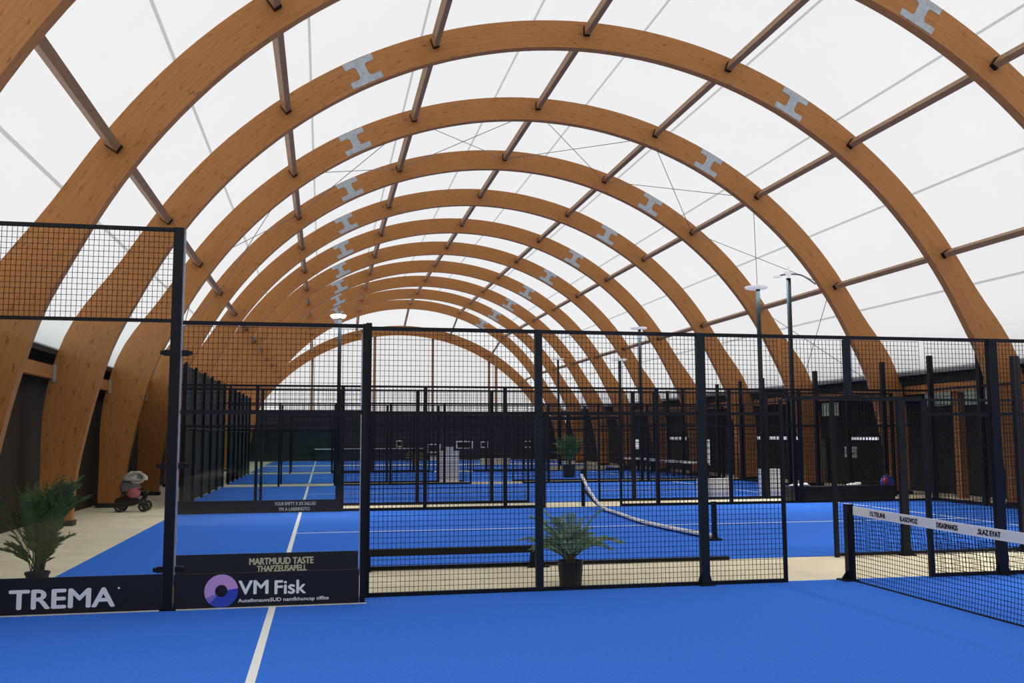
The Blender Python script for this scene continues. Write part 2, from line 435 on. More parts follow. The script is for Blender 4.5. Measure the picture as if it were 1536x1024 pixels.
# ------------------------------------------------------------------ floor, courts, walls
fl = MB().box(-2.6, 22.6, -26, 62, -.2, 0)
struct(fl.build('floor', CONC))
COURTS = [(-9.7, .40), (2.55, 12.70), (14.70, 24.70), (26.70, 36.70), (38.70, 48.70), (50.70, 60.70)]
for ci, (a, b) in enumerate(COURTS):
    x0 = -.35 if ci == 0 else (.22 if ci == 1 else 0)
    t = MB(); t.box(x0, 20, a, b, 0.001, .012, 0)
    cy = (a+b)/2 if ci else -4.68
    cy = 7.62 if ci == 1 else cy
    for xs in (3.05, 16.95): t.box(xs-.035, xs+.035, a+.02, b-.02 if ci else .02, .012, .0145, 1)
    t.box(3.085, 16.915, cy-.03, cy+.03, .012, .0145, 1)
    struct(t.build('floor_court', [TURF, LINE]))
struct(MB().box(-.6, 4.02, -.075, -.055, .012, .022).build('trim_2', KERB))

struct(MB().box(-2.55, -2.32, -26, 61.5, 0, 3.45).build('wall_left', DWALL))
struct(MB().box(22.3, 22.6, -26, 61.5, 0, 3.7).build('wall_right', RWALL))
struct(MB().box(20.77, 22.6, -26, 61.5, 3.55, 3.72).box(21.02, 21.12, -26, 61.5, 3.28, 3.55).build('ceiling_annex', RWALL))
struct(MB().box(-2.55, -1.84, -26, 61.5, 3.46, 3.60).build('trim_3', DWALL))
for k in range(-1, 10):
    y0, y1 = ay(k)+TH, ay(k+1)
    if k <= 6:
        e = MB().box(-2.02, -1.88, y0, y1, 2.98, 3.24).build('eave_beam', WOOD)
        tag(e, 'timber beam along the left wall between the %s and %s arches' % (ORD[k+1], ORD[k+2]), 'beam', 'left eave beams')
        MB().box(-1.90, -1.84, y1-.05, y1-.002, 2.92, 3.26).build('beam_bracket', GALV, e)['label'] = 'pale steel bracket'
    if 0 <= k <= 7:
        e = MB().box(20.95, 21.06, y0, y1, 3.0, 3.26).build('eave_beam', WOOD)
        tag(e, 'timber beam along the right annex between the %s and %s arches' % (ORD[k+1], ORD[k+2]), 'beam', 'right eave beams')
for i, (x, y) in enumerate(((20.9, 15.85), (21.3, 13.4), (20.9, 27.2), (21.0, 32.5))):
    p = MB().box(x-.11, x+.11, y-.11, y+.11, 0, 3.0).build('timber_post', WOOD)
    tag(p, ['square timber post standing by the right annex behind the net post', 'square timber post at the right frame edge behind the net', 'timber post before the dark wall, beside the white wall notice', 'timber post before the dark wall, farthest back on the right'][i], 'post', 'annex posts')

def window(nm, y0, y1, z0, z1, pane):
    o = MB().box(22.27, 22.298, y0, y1, z0, z1, 0).build(nm, pane); struct(o)
    MB().box(22.25, 22.299, y0-.05, y1+.05, z1, z1+.05).box(22.25, 22.299, y0-.05, y1+.05, z0-.05, z0).box(22.25, 22.299, y0-.05, y0, z0, z1).box(22.25, 22.299, y1, y1+.05, z0, z1).build('window_frame', STEEL, o)
for i, (a, b, c, d, pn) in enumerate([(15.0, 16.3, 2.68, 3.1, WING), (13.3, 14.7, 2.66, 3.1, WING), (21.4, 22.6, 2.5, 3.0, WING), (18.9, 20.7, 1.62, 1.72, WINL), (23.2, 27.0, 1.62, 1.74, WINL), (27.7, 30.0, 1.62, 1.74, WINL), (33.3, 34.1, .35, 1.6, WINL), (36.3, 39.5, 1.58, 1.72, WINL), (44, 45, 1.0, 1.6, WINL)]):
    window('window_%d' % (i+1), a, b, c, d, pn)
d = struct(MB().box(22.2, 22.298, 22.3, 23.9, 0, 1.62).build('door_1', DOORM))
MB().box(22.17, 22.2, 22.7, 22.88, .45, 1.05).build('door_handle', STEEL, d)

# ------------------------------------------------------------------ padel court enclosures
def P(b, name, m, parent, **k): return b.build(name, m, parent, **k)
def post(parent, x, y, z1, wx=.08, wy=.08, foot=False, m=STEEL):
    b = MB().box(x-wx/2, x+wx/2, y-wy/2, y+wy/2, 0, z1)
    if foot: b.box(x-wx*.9, x+wx*.9, y-.1, y+.1, 0, .02); b.prism([(x-wx*.9, .02), (x+wx*.9, .02), (x+wx/2, .16), (x-wx/2, .16)], y-.012, y+.012)
    return b.build('post', m, parent)
def rail(parent, name, x0, x1, y, z, h=.045, d=.045, m=STEEL):
    return MB().box(x0, x1, y-d/2, y+d/2, z-h/2, z+h/2).build(name, m, parent)

# --- nearest enclosure: stepped glass corner (front plane y = 0)
t = thing('glass_wall_panel', 'tall clear glass wall with wire mesh on top, behind the TREMA banner', 'glass wall', (1, 0, 0))
P(MB().box(-.1, 1.93, -.006, .006, .02, 2.98), 'glass_pane', GLASS, t)
P(MB().wires(-.1, 1.94, 'y', 0, 3.02, 3.96), 'wire_mesh', WIRE, t)
rail(t, 'top_rail', -.1, 1.94, 0, 3.98, .04); rail(t, 'middle_rail', -.1, 1.94, 0, 3.0, .03)
t = thing('corner_post', 'thick black post between the TREMA and VM Fisk banners, tallest near post', 'post', (2, 0, 0))
P(MB().box(1.945, 2.045, -.05, .05, 0, 4.0), 'shaft', STEEL, t)
P(MB().box(2.046, 2.062, -.012, .03, .3, 3.98), 'edge_strip', GALV, t)['label'] = 'pale metal edge strip'
P(MB().box(1.93, 2.09, -.075, .075, 0, .03), 'foot_plate', STEEL, t)
for z in (2.66, 1.48, .42):
    cl = MB().box(1.88, 1.945, -.03, .03, z-.03, z+.03).box(2.062, 2.13, -.03, .03, z-.03, z+.03).tube([(1.87, -.01, z-.02), (1.87, -.01, z+.02)], .028, 8).tube([(2.14, -.01, z-.02), (2.14, -.01, z+.02)], .028, 8)
    P(cl, 'glass_clamp', STEEL, t)
t = thing('glass_wall_panel', 'lower clear glass wall under a mesh strip, behind the VM Fisk banner', 'glass wall', (3, 0, 0))
P(MB().box(2.07, 3.94, -.006, .006, .02, 2.0), 'glass_pane', GLASS, t)
P(MB().wires(2.07, 3.94, 'y', 0, 2.06, 2.95), 'wire_mesh', WIRE, t)
rail(t, 'top_rail', 2.065, 3.96, 0, 2.985, .04); rail(t, 'middle_rail', 2.065, 3.96, 0, 2.04, .045)
post(t, 3.975, 0, 3.01, .055, .055)
P(MB().box(3.935, 3.945, -.015, .02, .3, 2.9), 'edge_strip', GALV, t)['label'] = 'pale metal edge strip'

# banners
t = thing('banner_board', 'black banner board with white TREMA lettering below the left glass', 'banner', (1, -.03, 0))
P(MB().box(-.3, 1.94, -.045, -.02, .02, .378), 'board', BANNER, t)
text_mesh('TREMA', 'lettering', LETTER, t, (.50, -.046, .072), (1, 0, 0), (0, 0, 1), 1.0, .195, .009)
P(MB().lathe((0, 0, 0), [(.011, 0), (.011, .002)], 10), 'registered_mark', LETTER, t)
rm = [o for o in t.children if o.name.startswith('registered_mark')][0]
for v in rm.data.vertices: v.co = Vector((1.53+v.co.x, -.0465-v.co.z, .255+v.co.y))
t = thing('banner_board', 'black banner board with VM Fisk lettering and a pink and blue ring', 'banner', (3, -.03, 0))
P(MB().box(2.06, 3.94, -.046, -.02, .02, .37), 'board', BANNER, t)
text_mesh('VM', 'lettering', LETTER, t, (2.70, -.046, .145), (1, 0, 0), (0, 0, 1), .305, .145, .008)
text_mesh('Fisk', 'lettering', LETTER, t, (3.065, -.046, .137), (1, 0, 0), (0, 0, 1), .325, .145, .007)
text_mesh("AutefinnauvsSUD namfkhuncap tiffite", 'small_lettering', LETTER, t, (2.70, -.046, .055), (1, 0, 0), (0, 0, 1), .925, .05, .004)
def sector(a0, a1, r0, r1, c, y, n=40):
    b = MB()
    for i in range(n+1):
        a = math.radians(a0+(a1-a0)*i/n)
        for r in (r0, r1): b.v += [(c[0]+r*math.cos(a), y, c[1]+r*math.sin(a)), (c[0]+r*math.cos(a), y+.003, c[1]+r*math.sin(a))]
    for i in range(n):
        A = 4*i; B = A+4
        b.face([A, B, B+2, A+2]); b.face([A+1, A+3, B+3, B+1]); b.face([A+2, B+2, B+3, A+3]); b.face([A, A+1, B+1, B])
    return b
rc = (2.53, .19)
lg = P(sector(8, 205, .062, .168, rc, -.0485), 'ring_logo', PINK, t); lg['label'] = 'pink half of a ring emblem'
l2 = P(sector(228, 368, .062, .168, rc, -.0485), 'ring_logo', BLUEP, t); l2['label'] = 'blue half of a ring emblem'
l3 = P(sector(205, 228, .062, .168, rc, -.0485), 'ring_logo', VIOL, t); l3['label'] = 'violet part of a ring emblem'

# --- near mesh fence (plane y = .334)
FY, FH = .334, 3.02
t = thing('mesh_fence', 'black wire mesh fence from the double post to the gate opening left of the net', 'fence', (6.5, FY, 0))
for x, wx, ft, m, h in ((4.03, .065, False, STEEL, 3.06), (6.0, .085, False, BLUSTEEL, FH), (8.02, .105, True, BLUSTEEL, FH)):
    post(t, x, FY, h, wx, .07, ft, m)
post(t, 9.06, FY, 2.22, .04, .04)
rail(t, 'top_rail', 4.05, 10.0, FY, FH-.02, .042); rail(t, 'middle_rail', 4.05, 9.04, FY, 2.04, .038); rail(t, 'bottom_rail', 4.05, 9.08, FY, .03, .05)
for a, b in ((4.06, 5.96), (6.04, 7.97), (8.07, 9.04)):
    P(MB().wires(a, b, 'y', FY, .05, 3.0), 'wire_mesh', WIRE, t)
t = thing('gate_frame', 'black frame with wire mesh above the gate opening beside the net post', 'gate', (10, FY, 0))
rail(t, 'head_rail', 9.085, 11.005, FY, 2.24, .04)
P(MB().box(9.94, 10.02, FY-.035, FY+.035, 2.265, 2.975), 'post', BLUSTEEL, t)
P(MB().wires(9.1, 11.0, 'y', FY, 2.27, 2.965), 'wire_mesh', WIRE, t)
t = thing('mesh_fence', 'black wire mesh fence right of the gate, behind the white net tape', 'fence', (13, FY, 0))
post(t, 11.04, FY, 2.24, .06, .05)
for x in (12.05, 14.05, 16.0): post(t, x, FY, FH, .125, .08, True)
rail(t, 'top_rail', 10.0, 16.0, FY, FH-.02, .042); rail(t, 'middle_rail', 11.04, 16, FY, 2.04, .034); rail(t, 'bottom_rail', 11.02, 16, FY, .03, .05)
for a, b in ((11.08, 11.98), (12.12, 13.98), (14.12, 15.95)):
    P(MB().wires(a, b, 'y', FY, .05, 3.0), 'wire_mesh', WIRE, t)

# --- near net
NX = 9.9
t = thing('net_post', 'black steel net post with a base plate at the gate opening', 'net post', (NX, .30, 0))
P(MB().box(NX-.045, NX+.045, .25, .34, 0.0125, .93), 'shaft', STEEL, t)
P(MB().box(NX-.14, NX+.06, .20, .39, 0.0125, .03).prism([(NX-.13, .03), (NX-.045, .03), (NX-.045, .14)], .28, .30), 'foot_plate', STEEL, t)
P(MB().tube([(NX-.03, .22, .9), (NX-.03, .22, .35)], .012, 8).box(NX-.05, NX+.02, .2, .26, .84, .90), 'winch_rod', STEEL, t)
t = thing('padel_net', 'black net with a white printed tape, hanging at the right', 'net', (NX, -2, 0))
def zt(y): u = (y+4.7)/4.9; return .865+.05*u*u
def tape_strip(dx0, dx1, top, bot, y0, y1, n=24):
    b = MB()
    for i in range(n+1):
        y = y0+(y1-y0)*i/n
        b.v += [(NX+dx0, y, zt(y)-bot), (NX+dx0, y, zt(y)-top), (NX+dx1, y, zt(y)-top), (NX+dx1, y, zt(y)-bot)]
    for i in range(n):
        A = 4*i; B = A+4
        for a in range(4): c = (a+1) % 4; b.face([A+a, A+c, B+c, B+a])
    return b
P(tape_strip(-.008, .008, 0, .105, .18, -5.5), 'net_tape', TAPE, t)['label'] = 'white net tape with black lettering'
for body, ya, yb in (('15.TEUNI', -.19, -.49), ('ILASOVOZ', -.78, -1.10), ('DISASPANGS', -1.42, -1.76), ('.SLAZ EYAT', -2.05, -2.38)):
    zc = zt((ya+yb)/2)-.05
    sl = (zt(yb)-zt(ya))/(ya-yb)
    text_mesh(body, 'tape_lettering', INK, t, (NX-.009, ya, zc-.028), (0, -1, sl), (0, 0, 1), ya-yb, .056, .014)
nb = MB(); N = int(5.6/.045)
def bulge(y, z): return .10*math.sin(PI*min(1, max(0, z/.82)))*min(1, (.2-y)/.8)
for i in range(N+1):
    y = .18-i*.045
    pts = [(NX+.35*bulge(y, z), y, z) for z in [(.014+(zt(y)-.1-.014)*j/6) for j in range(7)]]
    nb.tube(pts, .0032, 4)
for j in range(17):
    f = j/16; pts = []
    for i in range(26):
        y = .18-5.6*i/25; z = .016+(zt(y)-.1-.016)*f; pts.append((NX+.35*bulge(y, z), y, z))
    nb.tube(pts, .0032 if j else .012, 4)
P(nb, 'netting', WIRE, t)
P(MB().tube([(NX, .2, .94), (NX, .2, .02)], .014, 8), 'net_pole', STEEL, t)

# --- second court, near side
t = thing('banner_board', 'dark banner board with two lines of cream lettering seen through the glass above VM Fisk', 'banner', (3, 1.7, 0))
P(MB().box(1.78, 3.99, 1.69, 1.72, .012, .36), 'board', BANNER, t)
text_mesh('MARTMUUD TASTE', 'lettering', CREAM, t, (2.68, 1.689, .222), (1, 0, 0), (0, 0, 1), .77, .085, .010)
text_mesh('THAPZEUSAPELL', 'lettering', CREAM, t, (2.77, 1.689, .138), (1, 0, 0), (0, 0, 1), .60, .075, .010)
P(MB().box(1.74, 1.82, 1.66, 1.75, .0, .40), 'end_clip', STEEL, t)
t = thing('low_rail', 'low black rail with one foot standing on concrete behind the left mesh fence', 'rail', (5.3, 2.4, 0))
P(MB().box(4.1, 6.45, 2.34, 2.44, .20, .29), 'beam', STEEL, t)
P(MB().prism([(6.33, 0), (6.55, 0), (6.50, .20), (6.36, .20)], 2.34, 2.44).box(6.3, 6.6, 2.3, 2.48, 0, .02), 'foot', STEEL, t)
P(MB().box(4.1, 4.18, 2.34, 2.44, 0, .2), 'foot', STEEL, t)
t = thing('floor_rail', 'thin black rail along the blue court edge behind the near fence and palm', 'rail', (6.6, 2.5, 0))
P(MB().box(4.1, 9.3, 2.48, 2.53, .0, .05), 'beam', STEEL, t)
t = thing('mesh_fence', 'low framed mesh fence across the concrete strip, behind the net post', 'fence', (13, 2.4, 0))
post(t, 10.95, 2.4, 2.33, .06, .05); 
for x in (12.08, 14.1, 16.0): post(t, x, 2.4, 2.33 if x < 13 else 3.0, .12, .07, True)
rail(t, 'bottom_rail', 10.95, 16, 2.4, .04, .045); rail(t, 'top_rail', 10.95, 12.05, 2.4, 2.31, .04); rail(t, 'top_rail', 12.1, 16, 2.4, 2.31, .04)
P(MB().wires(10.98, 15.95, 'y', 2.4, .06, 2.3), 'wire_mesh', WIRE, t)

# second court's slack net, seen end on
t = thing('slack_net', 'slack net with a white edge trailing across the second blue court', 'net', (10, 8, 0))
pts = catmull([(9.98, 12.8), (10.02, 12.2), (10.08, 11.4), (10.0, 9.8), (9.86, 8.0), (9.93, 6.4), (10.08, 4.85)], 8)
zz = catmull([(0, .80), (1, .42), (2, .10), (3, .07), (4, .07), (5, .07), (6, .08)], 8)
pp = [(a, b, max(.06, z[1])) for (a, b), z in zip(pts, zz)]
P(MB().tube(pp, .038, 8), 'net_edge', TAPE, t, smooth=True)['label'] = 'white tape edge'
P(MB().tube([(a+.05, b-.03, max(.045, z*.55)) for a, b, z in pp], .035, 8), 'netting', RUBBER, t, smooth=True)
P(MB().box(9.98, 10.06, 12.78, 12.86, .0125, .95), 'post', STEEL, t)
P(MB().box(10.06, 10.13, 4.80, 4.88, .0125, .66).box(9.9, 10.18, 4.72, 4.92, .0125, .05), 'post', STEEL, t)

# --- enclosures of the courts further back
def far_fence(y, lbl, pitch, x_from=4.0, glass=True, board=None, hi=3.02, mid=True, xs=(6, 8, 9, 11, 12, 14, 16, 20)):
    t = thing('mesh_fence', lbl, 'fence', (10, y, 0), 'fences of the far courts')
    for x in xs: post(t, x, y, 2.24 if x in (9, 11) else hi, .05 if x in (9, 11) else .09, .07)
    rail(t, 'top_rail', 0, 20, y, hi-.02, .05); rail(t, 'middle_rail', 0, 9, y, 2.04, .04); rail(t, 'middle_rail', 11, 20, y, 2.04, .04); rail(t, 'head_rail', 9, 11, y, 2.24, .04)
    rail(t, 'bottom_rail', 4, 9, y, .04, .06); rail(t, 'bottom_rail', 11, 20, y, .04, .06)
    for a, b, c, d in ((4, 9, .06, hi), (9, 11, 2.26, hi), (11, 20, .06, hi), (2, 4, 2.06, hi)):
        P(MB().wires(a, b, 'y', y, c, d, *pitch), 'wire_mesh', WIRE, t)
    for a, b in ((0, 1.98), (2.02, 3.98)): P(MB().box(a, b, y-.006, y+.006, .02, 2.0), 'glass_pane', GLASS, t)
    post(t, 2.0, y, hi, .07, .06); post(t, 4.0, y, hi, .09, .07)
    return t
names = ['black mesh fence along the far side of the second court', 'black mesh fence along the near side of the third court', 'black mesh fence along the far side of the third court', 'black mesh fence along the near side of the fourth court', 'black mesh fence along the far side of the fourth court', 'black mesh fence along the near side of the fifth court']
for y, l in zip((12.75, 14.66, 24.75, 26.66, 36.75, 38.66), names): far_fence(y, l, (.10, .12, .007) if y < 20 else (.2, .24, .011))
t = thing('banner_board', 'long dark banner board with tiny pale lettering beneath the second court glass', 'banner', (2, 12.6, 0))
P(MB().box(.1, 4.0, 12.60, 12.66, .0125, .30), 'board', BANNER, t)
text_mesh('YOUR EMPTY X XX SALLAD', 'lettering', CREAM, t, (2.45, 12.599, .175), (1, 0, 0), (0, 0, 1), .95, .085, .008)
text_mesh("I'M A LARRINGTO", 'lettering', CREAM, t, (2.56, 12.599, .05), (1, 0, 0), (0, 0, 1), .70, .085, .008)

# dark windscreens on the left ends of the third and fourth courts
for (a, b), wh in (((14.9, 24.7), 'third'), ((26.8, 36.7), 'fourth')):
    t = thing('court_end_screen', 'dark windscreen on posts along the left end of the %s court' % wh, 'windscreen', (0, (a+b)/2, 0), 'court end screens')
    P(MB().box(-.02, .02, a, b, .05, 3.65), 'screen_sheet', SCREEN, t)
    for i in range(6):
        y = a+(b-a)*i/5; P(MB().box(.02, .10, y-.04, y+.04, 0.0125, 3.7), 'post', STEEL, t)
    P(MB().box(.02, .06, a, b, 2.0, 2.05), 'middle_rail', STEEL, t)
# right ends: tall posts with mesh
for (a, b), wh in (((2.6, 12.7), 'second'), ((14.7, 24.7), 'third'), ((26.7, 36.7), 'fourth')):
    t = thing('court_end_fence', 'tall black posts with mesh along the right end of the %s court' % wh, 'fence', (20, (a+b)/2, 0), 'right court end fences')
    for i in range(6):
        y = a+.12+(b-a-.24)*i/5; P(MB().box(19.79, 19.91, y-.06, y+.06, 0.0125, 3.95), 'post', STEEL, t)
    P(MB().wires(a, b, 'x', 19.85, .06, 3.0, .16, .2, .009), 'wire_mesh', WIRE, t)
    P(MB().box(19.82, 19.88, a, b, 2.98, 3.04), 'top_rail', STEEL, t)
    P(MB().box(19.82, 19.88, a, b, .02, .10), 'bottom_rail', STEEL, t)

# ------------------------------------------------------------------ court lamps
def lamp(x, y, z, lab, lit=False, arm=False):
    t = thing('court_lamp', lab, 'lamp', (x, y, 0), 'court floodlight poles')
    P(MB().box(x-.045, x+.045, y-.045, y+.045, 0, z-.06), 'pole', BLUSTEEL, t)
    P(MB().box(x-.12, x+.12, y-.12, y+.12, 0, .02), 'foot_plate', STEEL, t)
    if arm:
        P(MB().tube([(x, y, z-.1), (x, y, z+.25)], .025, 8).box(x-.10, x+.06, y-.05, y+.05, z+.02, z+.12), 'bracket', LAMPGLOW, t)
        P(MB().tube(catmull([(x-.3, z), (x, z+.05), (x+.45, z+.03), (x+.85, z-.2)], 6) and [(a, y, b) for a, b in catmull([(x-.28, z), (x, z+.05), (x+.4, z+.03), (x+.8, z-.2)], 6)], .022, 8), 'arm', CABLE, t)
        P(MB().lathe((x-.33, y, z-.03), [(.02, -.03), (.10, -.02), (.09, .03), (.02, .04)], 14), 'lamp_head', LAMPGLOW, t)
    else:
        hm = LAMPON if lit else LAMPGLOW; k = .55 if lit else 1
        P(MB().lathe((x-.04, y, z-.06), [(.03, 0), (.30*k, .01), (.33*k, .04), (.28*k, .06), (.06, .075)], 24), 'lamp_head', hm, t, smooth=False)
        P(MB().tube([(x-.04+.32*k*math.cos(j*PI/12), y+.32*k*math.sin(j*PI/12), z) for j in range(24)], .02, 6, close=True), 'rim', LAMPGLOW if not lit else LAMPON, t)
    return t
lamp(15.9, 12.9, 6.1, 'tall black light pole with a short curved arm, right of the disc lamp', arm=True)
lamp(15.95, 14.85, 6.1, 'tall black light pole with a round disc lamp on top')
lamp(15.8, 24.95, 6.05, 'slim light pole with a small disc lamp, further back over the mesh fence')
lamp(15.6, 26.9, 4.95, 'short slim light pole behind the mesh fence, left of the small disc lamp')
lamp(15.5, 37, 5.8, 'farthest slim light pole, seen before the last right arches')
lamp(3.9, 12.98, 4.75, 'glowing white disc lamp on a pole at the left, over the glass corner', lit=True)

def fill_light(x, y, z, e, r=.3):  # downward area light, added to lift the brightness of the court floors
    l = bpy.data.lights.new('lamp_fill_light', 'AREA'); l.shape = 'DISK'; l.size = r*2; l.energy = e; l.spread = 2.0; l.color = (1, .985, .95)
    o = bpy.data.objects.new('lamp_fill_light', l); COL.objects.link(o); o.location = (x, y, z)
lamp(.3, -9.9, 6.1, 'unseen light pole added at the near left corner to brighten the first court'); lamp(16, -9.9, 6.1, 'unseen light pole added at the near right to brighten the first court'); lamp(16, .6, 6.1, 'unseen light pole added right of the net to brighten the near courts')  # out-of-view poles invented to carry fill light for the near court
for x, y, z, e in ((.26, -9.9, 5.98, 300), (15.96, -9.9, 5.98, 360), (15.96, .6, 5.98, 280), (15.91, 14.85, 5.98, 60), (15.56, 12.9, 5.98, 100), (15.76, 24.95, 5.9, 80), (3.86, 12.98, 4.65, 60)): fill_light(x, y, z, e)  # fill added at unseen poles and back lamp heads; last belongs to the glowing lamp

# ------------------------------------------------------------------ plants
def frond(b, base, az, el, L, droop, nl, ll, lw, rnd, m=0, stem_r=.006):
    """arched rib with leaflets on both sides"""
    d = Vector((math.cos(az), math.sin(az), 0)); pts = []
    for i in range(9):
        s = i/8; a = el-droop*s*s
        if i == 0: p = Vector(base)
        else: p = pts[-1]+(d*math.cos(a)+Vector((0, 0, 1))*math.sin(a))*(L/8)
        pts.append(p)
    b.tube(pts, stem_r, 5, 1, r1=.0015)
    side = Vector((-d.y, d.x, 0))
    for i in range(nl):
        s = .28+.72*i/(nl-1); k = min(7, int(s*8)); f = s*8-k; p = pts[k].lerp(pts[k+1], f); tg = (pts[k+1]-pts[k]).normalized()
        for sg in (-1, 1):
            l = ll*(1-.65*abs(s-.55)**1.2)*rnd.uniform(.8, 1.15)
            v = (tg*rnd.uniform(.75, 1.1)+side*sg*rnd.uniform(.6, .9)+Vector((0, 0, rnd.uniform(.0, .45)))).normalized()
            nrm = v.cross(tg).normalized(); wv = nrm.cross(v).normalized()*lw
            mid = p+v*l*.5+Vector((0, 0, .01)); tip = p+v*l-Vector((0, 0, l*.18))
            i0 = len(b.v); b.v += [tuple(p), tuple(mid+wv), tuple(tip), tuple(mid-wv)]
            b.face([i0, i0+1, i0+2], m); b.face([i0, i0+2, i0+3], m)
def pot(t, c, r0, r1, h, soil=True):
    P(MB().lathe(c, [(r0*.96, 0), (r0, .01), (r1, h-.03), (r1+.012, h-.03), (r1+.012, h), (r1-.01, h), (r1-.02, h-.03)], 24), 'pot', POT, t)
    P(MB().lathe((c[0], c[1], c[2]+h-.045), [(r1-.02, 0), (r1-.02, .015)], 20), 'soil', SOIL, t)
# left palm
c = (.42, 1.2, .0)
t = thing('potted_palm', 'dark green potted palm behind the TREMA banner, at far left', 'plant', c)
pot(t, (c[0], c[1], .0), .10, .12, .28)
rnd = random.Random(3); fb = MB(); sb = MB()
stems = [(-.05, .5, 1), (.06, .62, 1), (.02, .45, 1), (-.02, .3, 1)]
for j in range(34):
    az = rnd.uniform(0, 2*PI); bx = c[0]+rnd.uniform(-.06, .06); by = c[1]+rnd.uniform(-.06, .06)
    frond(fb, (bx, by, .27), az, rnd.uniform(1.22, 1.55), rnd.uniform(.7, 1.12), rnd.uniform(.2, .85), 18, rnd.uniform(.17, .27), .0062, rnd)
for j in range(8):
    az = rnd.uniform(0, 2*PI); frond(fb, (c[0]+rnd.uniform(-.05, .05), c[1]+rnd.uniform(-.05, .05), .27), az, rnd.uniform(.9, 1.15), rnd.uniform(.4, .6), .6, 13, .18, .006, rnd)
P(fb, 'foliage', [GREEN, STEM], t)
P(MB().tube([(c[0], c[1], .26), (c[0]-.02, c[1], .5)], .035, 8, r1=.02).tube([(c[0]+.05, c[1], .26), (c[0]+.08, c[1], .5)], .02, 8, r1=.012), 'stem', BARK, t)
# bushy palm behind the near fence
c = (6.46, .68, .0)
t = thing('potted_palm', 'light green bushy potted palm right behind the near mesh fence', 'plant', c)
P(MB().lathe(c, [(.125, 0), (.13, .01), (.15, .27), (.158, .28), (.158, .30), (.14, .30), (.13, .27)], 24), 'pot', POT, t)
P(MB().lathe((c[0], c[1], .255), [(.13, 0), (.13, .015)], 20), 'soil', SOIL, t)
fb = MB(); rnd = random.Random(11)
for j in range(46):
    az = rnd.uniform(0, 2*PI); el = rnd.uniform(.7, 1.52)
    frond(fb, (c[0]+rnd.uniform(-.05, .05), c[1]+rnd.uniform(-.05, .05), .27), az, el, rnd.uniform(.42, .72), rnd.uniform(.5, 1.3), 15, rnd.uniform(.10, .17), .0075, rnd, stem_r=.007)
fb.v = [(x, c[1]+(y-c[1])*(.42 if y < c[1] else 1), z) for x, y, z in fb.v]
P(fb, 'foliage', [GREENL, STEM], t)
P(MB().tube([(c[0], c[1], .26), (c[0], c[1], .42)], .04, 8, r1=.02), 'stem', BARK, t)
# far palm
c = (13.98, 29.2, .0125)
t = thing('potted_palm', 'tall green palm standing far back on the blue court', 'plant', c)
P(MB().lathe(c, [(.20, 0), (.24, .01), (.27, .55), (.25, .55), (.22, .5)], 20), 'pot', POT, t)
fb = MB(); rnd = random.Random(5)
for j in range(30):
    frond(fb, (c[0]+rnd.uniform(-.1, .1), c[1], .5), rnd.uniform(0, 2*PI), rnd.uniform(1.1, 1.55), rnd.uniform(.8, 1.5), rnd.uniform(.3, 1.0), 14, .34, .022, rnd)
P(fb, 'foliage', [GREENM, STEM], t)
c = (9.3, 49.8, .0)
t = thing('potted_shrub', 'small yellow green potted shrub at the far left end by the dark counter', 'plant', c)
P(MB().lathe(c, [(.16, 0), (.2, .35), (.18, .35)], 16), 'pot', YELLOW, t)
fb = MB(); rnd = random.Random(6)
for j in range(18): frond(fb, (c[0], c[1], .33), rnd.uniform(0, 2*PI), rnd.uniform(.5, 1.4), .65, 1.0, 9, .22, .02, rnd)
P(fb, 'foliage', [YELLOW, STEM], t)

# ------------------------------------------------------------------ pushchair by the left wall
px, py = -.98, 13.9
t = thing('pushchair', 'grey pushchair with pale hood and red seat beside the left arches', 'pushchair', (px, py, 0))
hd = MB()
for i in range(9):                                    # folded hood: ribbed half shell opening to the right
    for j in range(13):
        a = PI*(.02+.96*i/8); f = PI*j/12
        r = .25+.02*(i % 2)
        hd.v.append((px+.02+r*1.05*math.cos(a)*math.sin(f)*1.1+.06, py-r*math.cos(f), .74+r*.9*math.sin(a)*math.sin(f)))
for i in range(8):
    for j in range(12): A = i*13+j; hd.face([A, A+1, A+14, A+13])
P(hd, 'hood', PALEF, t, smooth=True)
P(MB().blob((px+.20, py-.12, .82), (.10, .12, .10), 12, 0, .05, 3), 'hood_lining', GREYF, t, smooth=True)
P(MB().tube([(px+.16+.15*math.cos(j*PI/9), py-.2, .82+.12*math.sin(j*PI/9)) for j in range(18)], .035, 8, close=True), 'hood_rim', PALEF, t, smooth=True)
P(MB().blob((px-.02, py, .58), (.25, .21, .24), 16, 0, .05, 4), 'seat_body', GREYF, t, smooth=True)
P(MB().blob((px+.08, py-.13, .46), (.17, .12, .14), 14, 0, .05, 5), 'seat_cushion', REDF, t, smooth=True)
P(MB().blob((px-.08, py-.02, .25), (.30, .20, .12), 14, 0, .06, 6), 'basket', RUBBER, t, smooth=True)
fr = MB()
for sy in (-.19, .19): fr.tube([(px-.24, py+sy, .14), (px-.18, py+sy, .45), (px+.26, py+sy, .55)], .016, 6).tube([(px-.18, py+sy, .45), (px+.32, py+sy, .13)], .016, 6)
P(fr, 'frame', STEEL, t)
for x, r in ((px-.22, .12), (px+.33, .13)):
    for sy in (-.21, .21):
        P(MB().tube([(x+(r-.03)*math.cos(j*PI/10), py+sy, r+(r-.03)*math.sin(j*PI/10)) for j in range(20)], .03, 8, close=True).tube([(x, py+sy-.02, r), (x, py+sy+.02, r)], .05, 10), 'wheel', RUBBER, t)
P(MB().tube([(px+.26, py-.16, .26), (px+.34, py-.16, .46), (px+.34, py+.16, .46), (px+.26, py+.16, .26)], .05, 8), 'footrest', RUBBER, t)

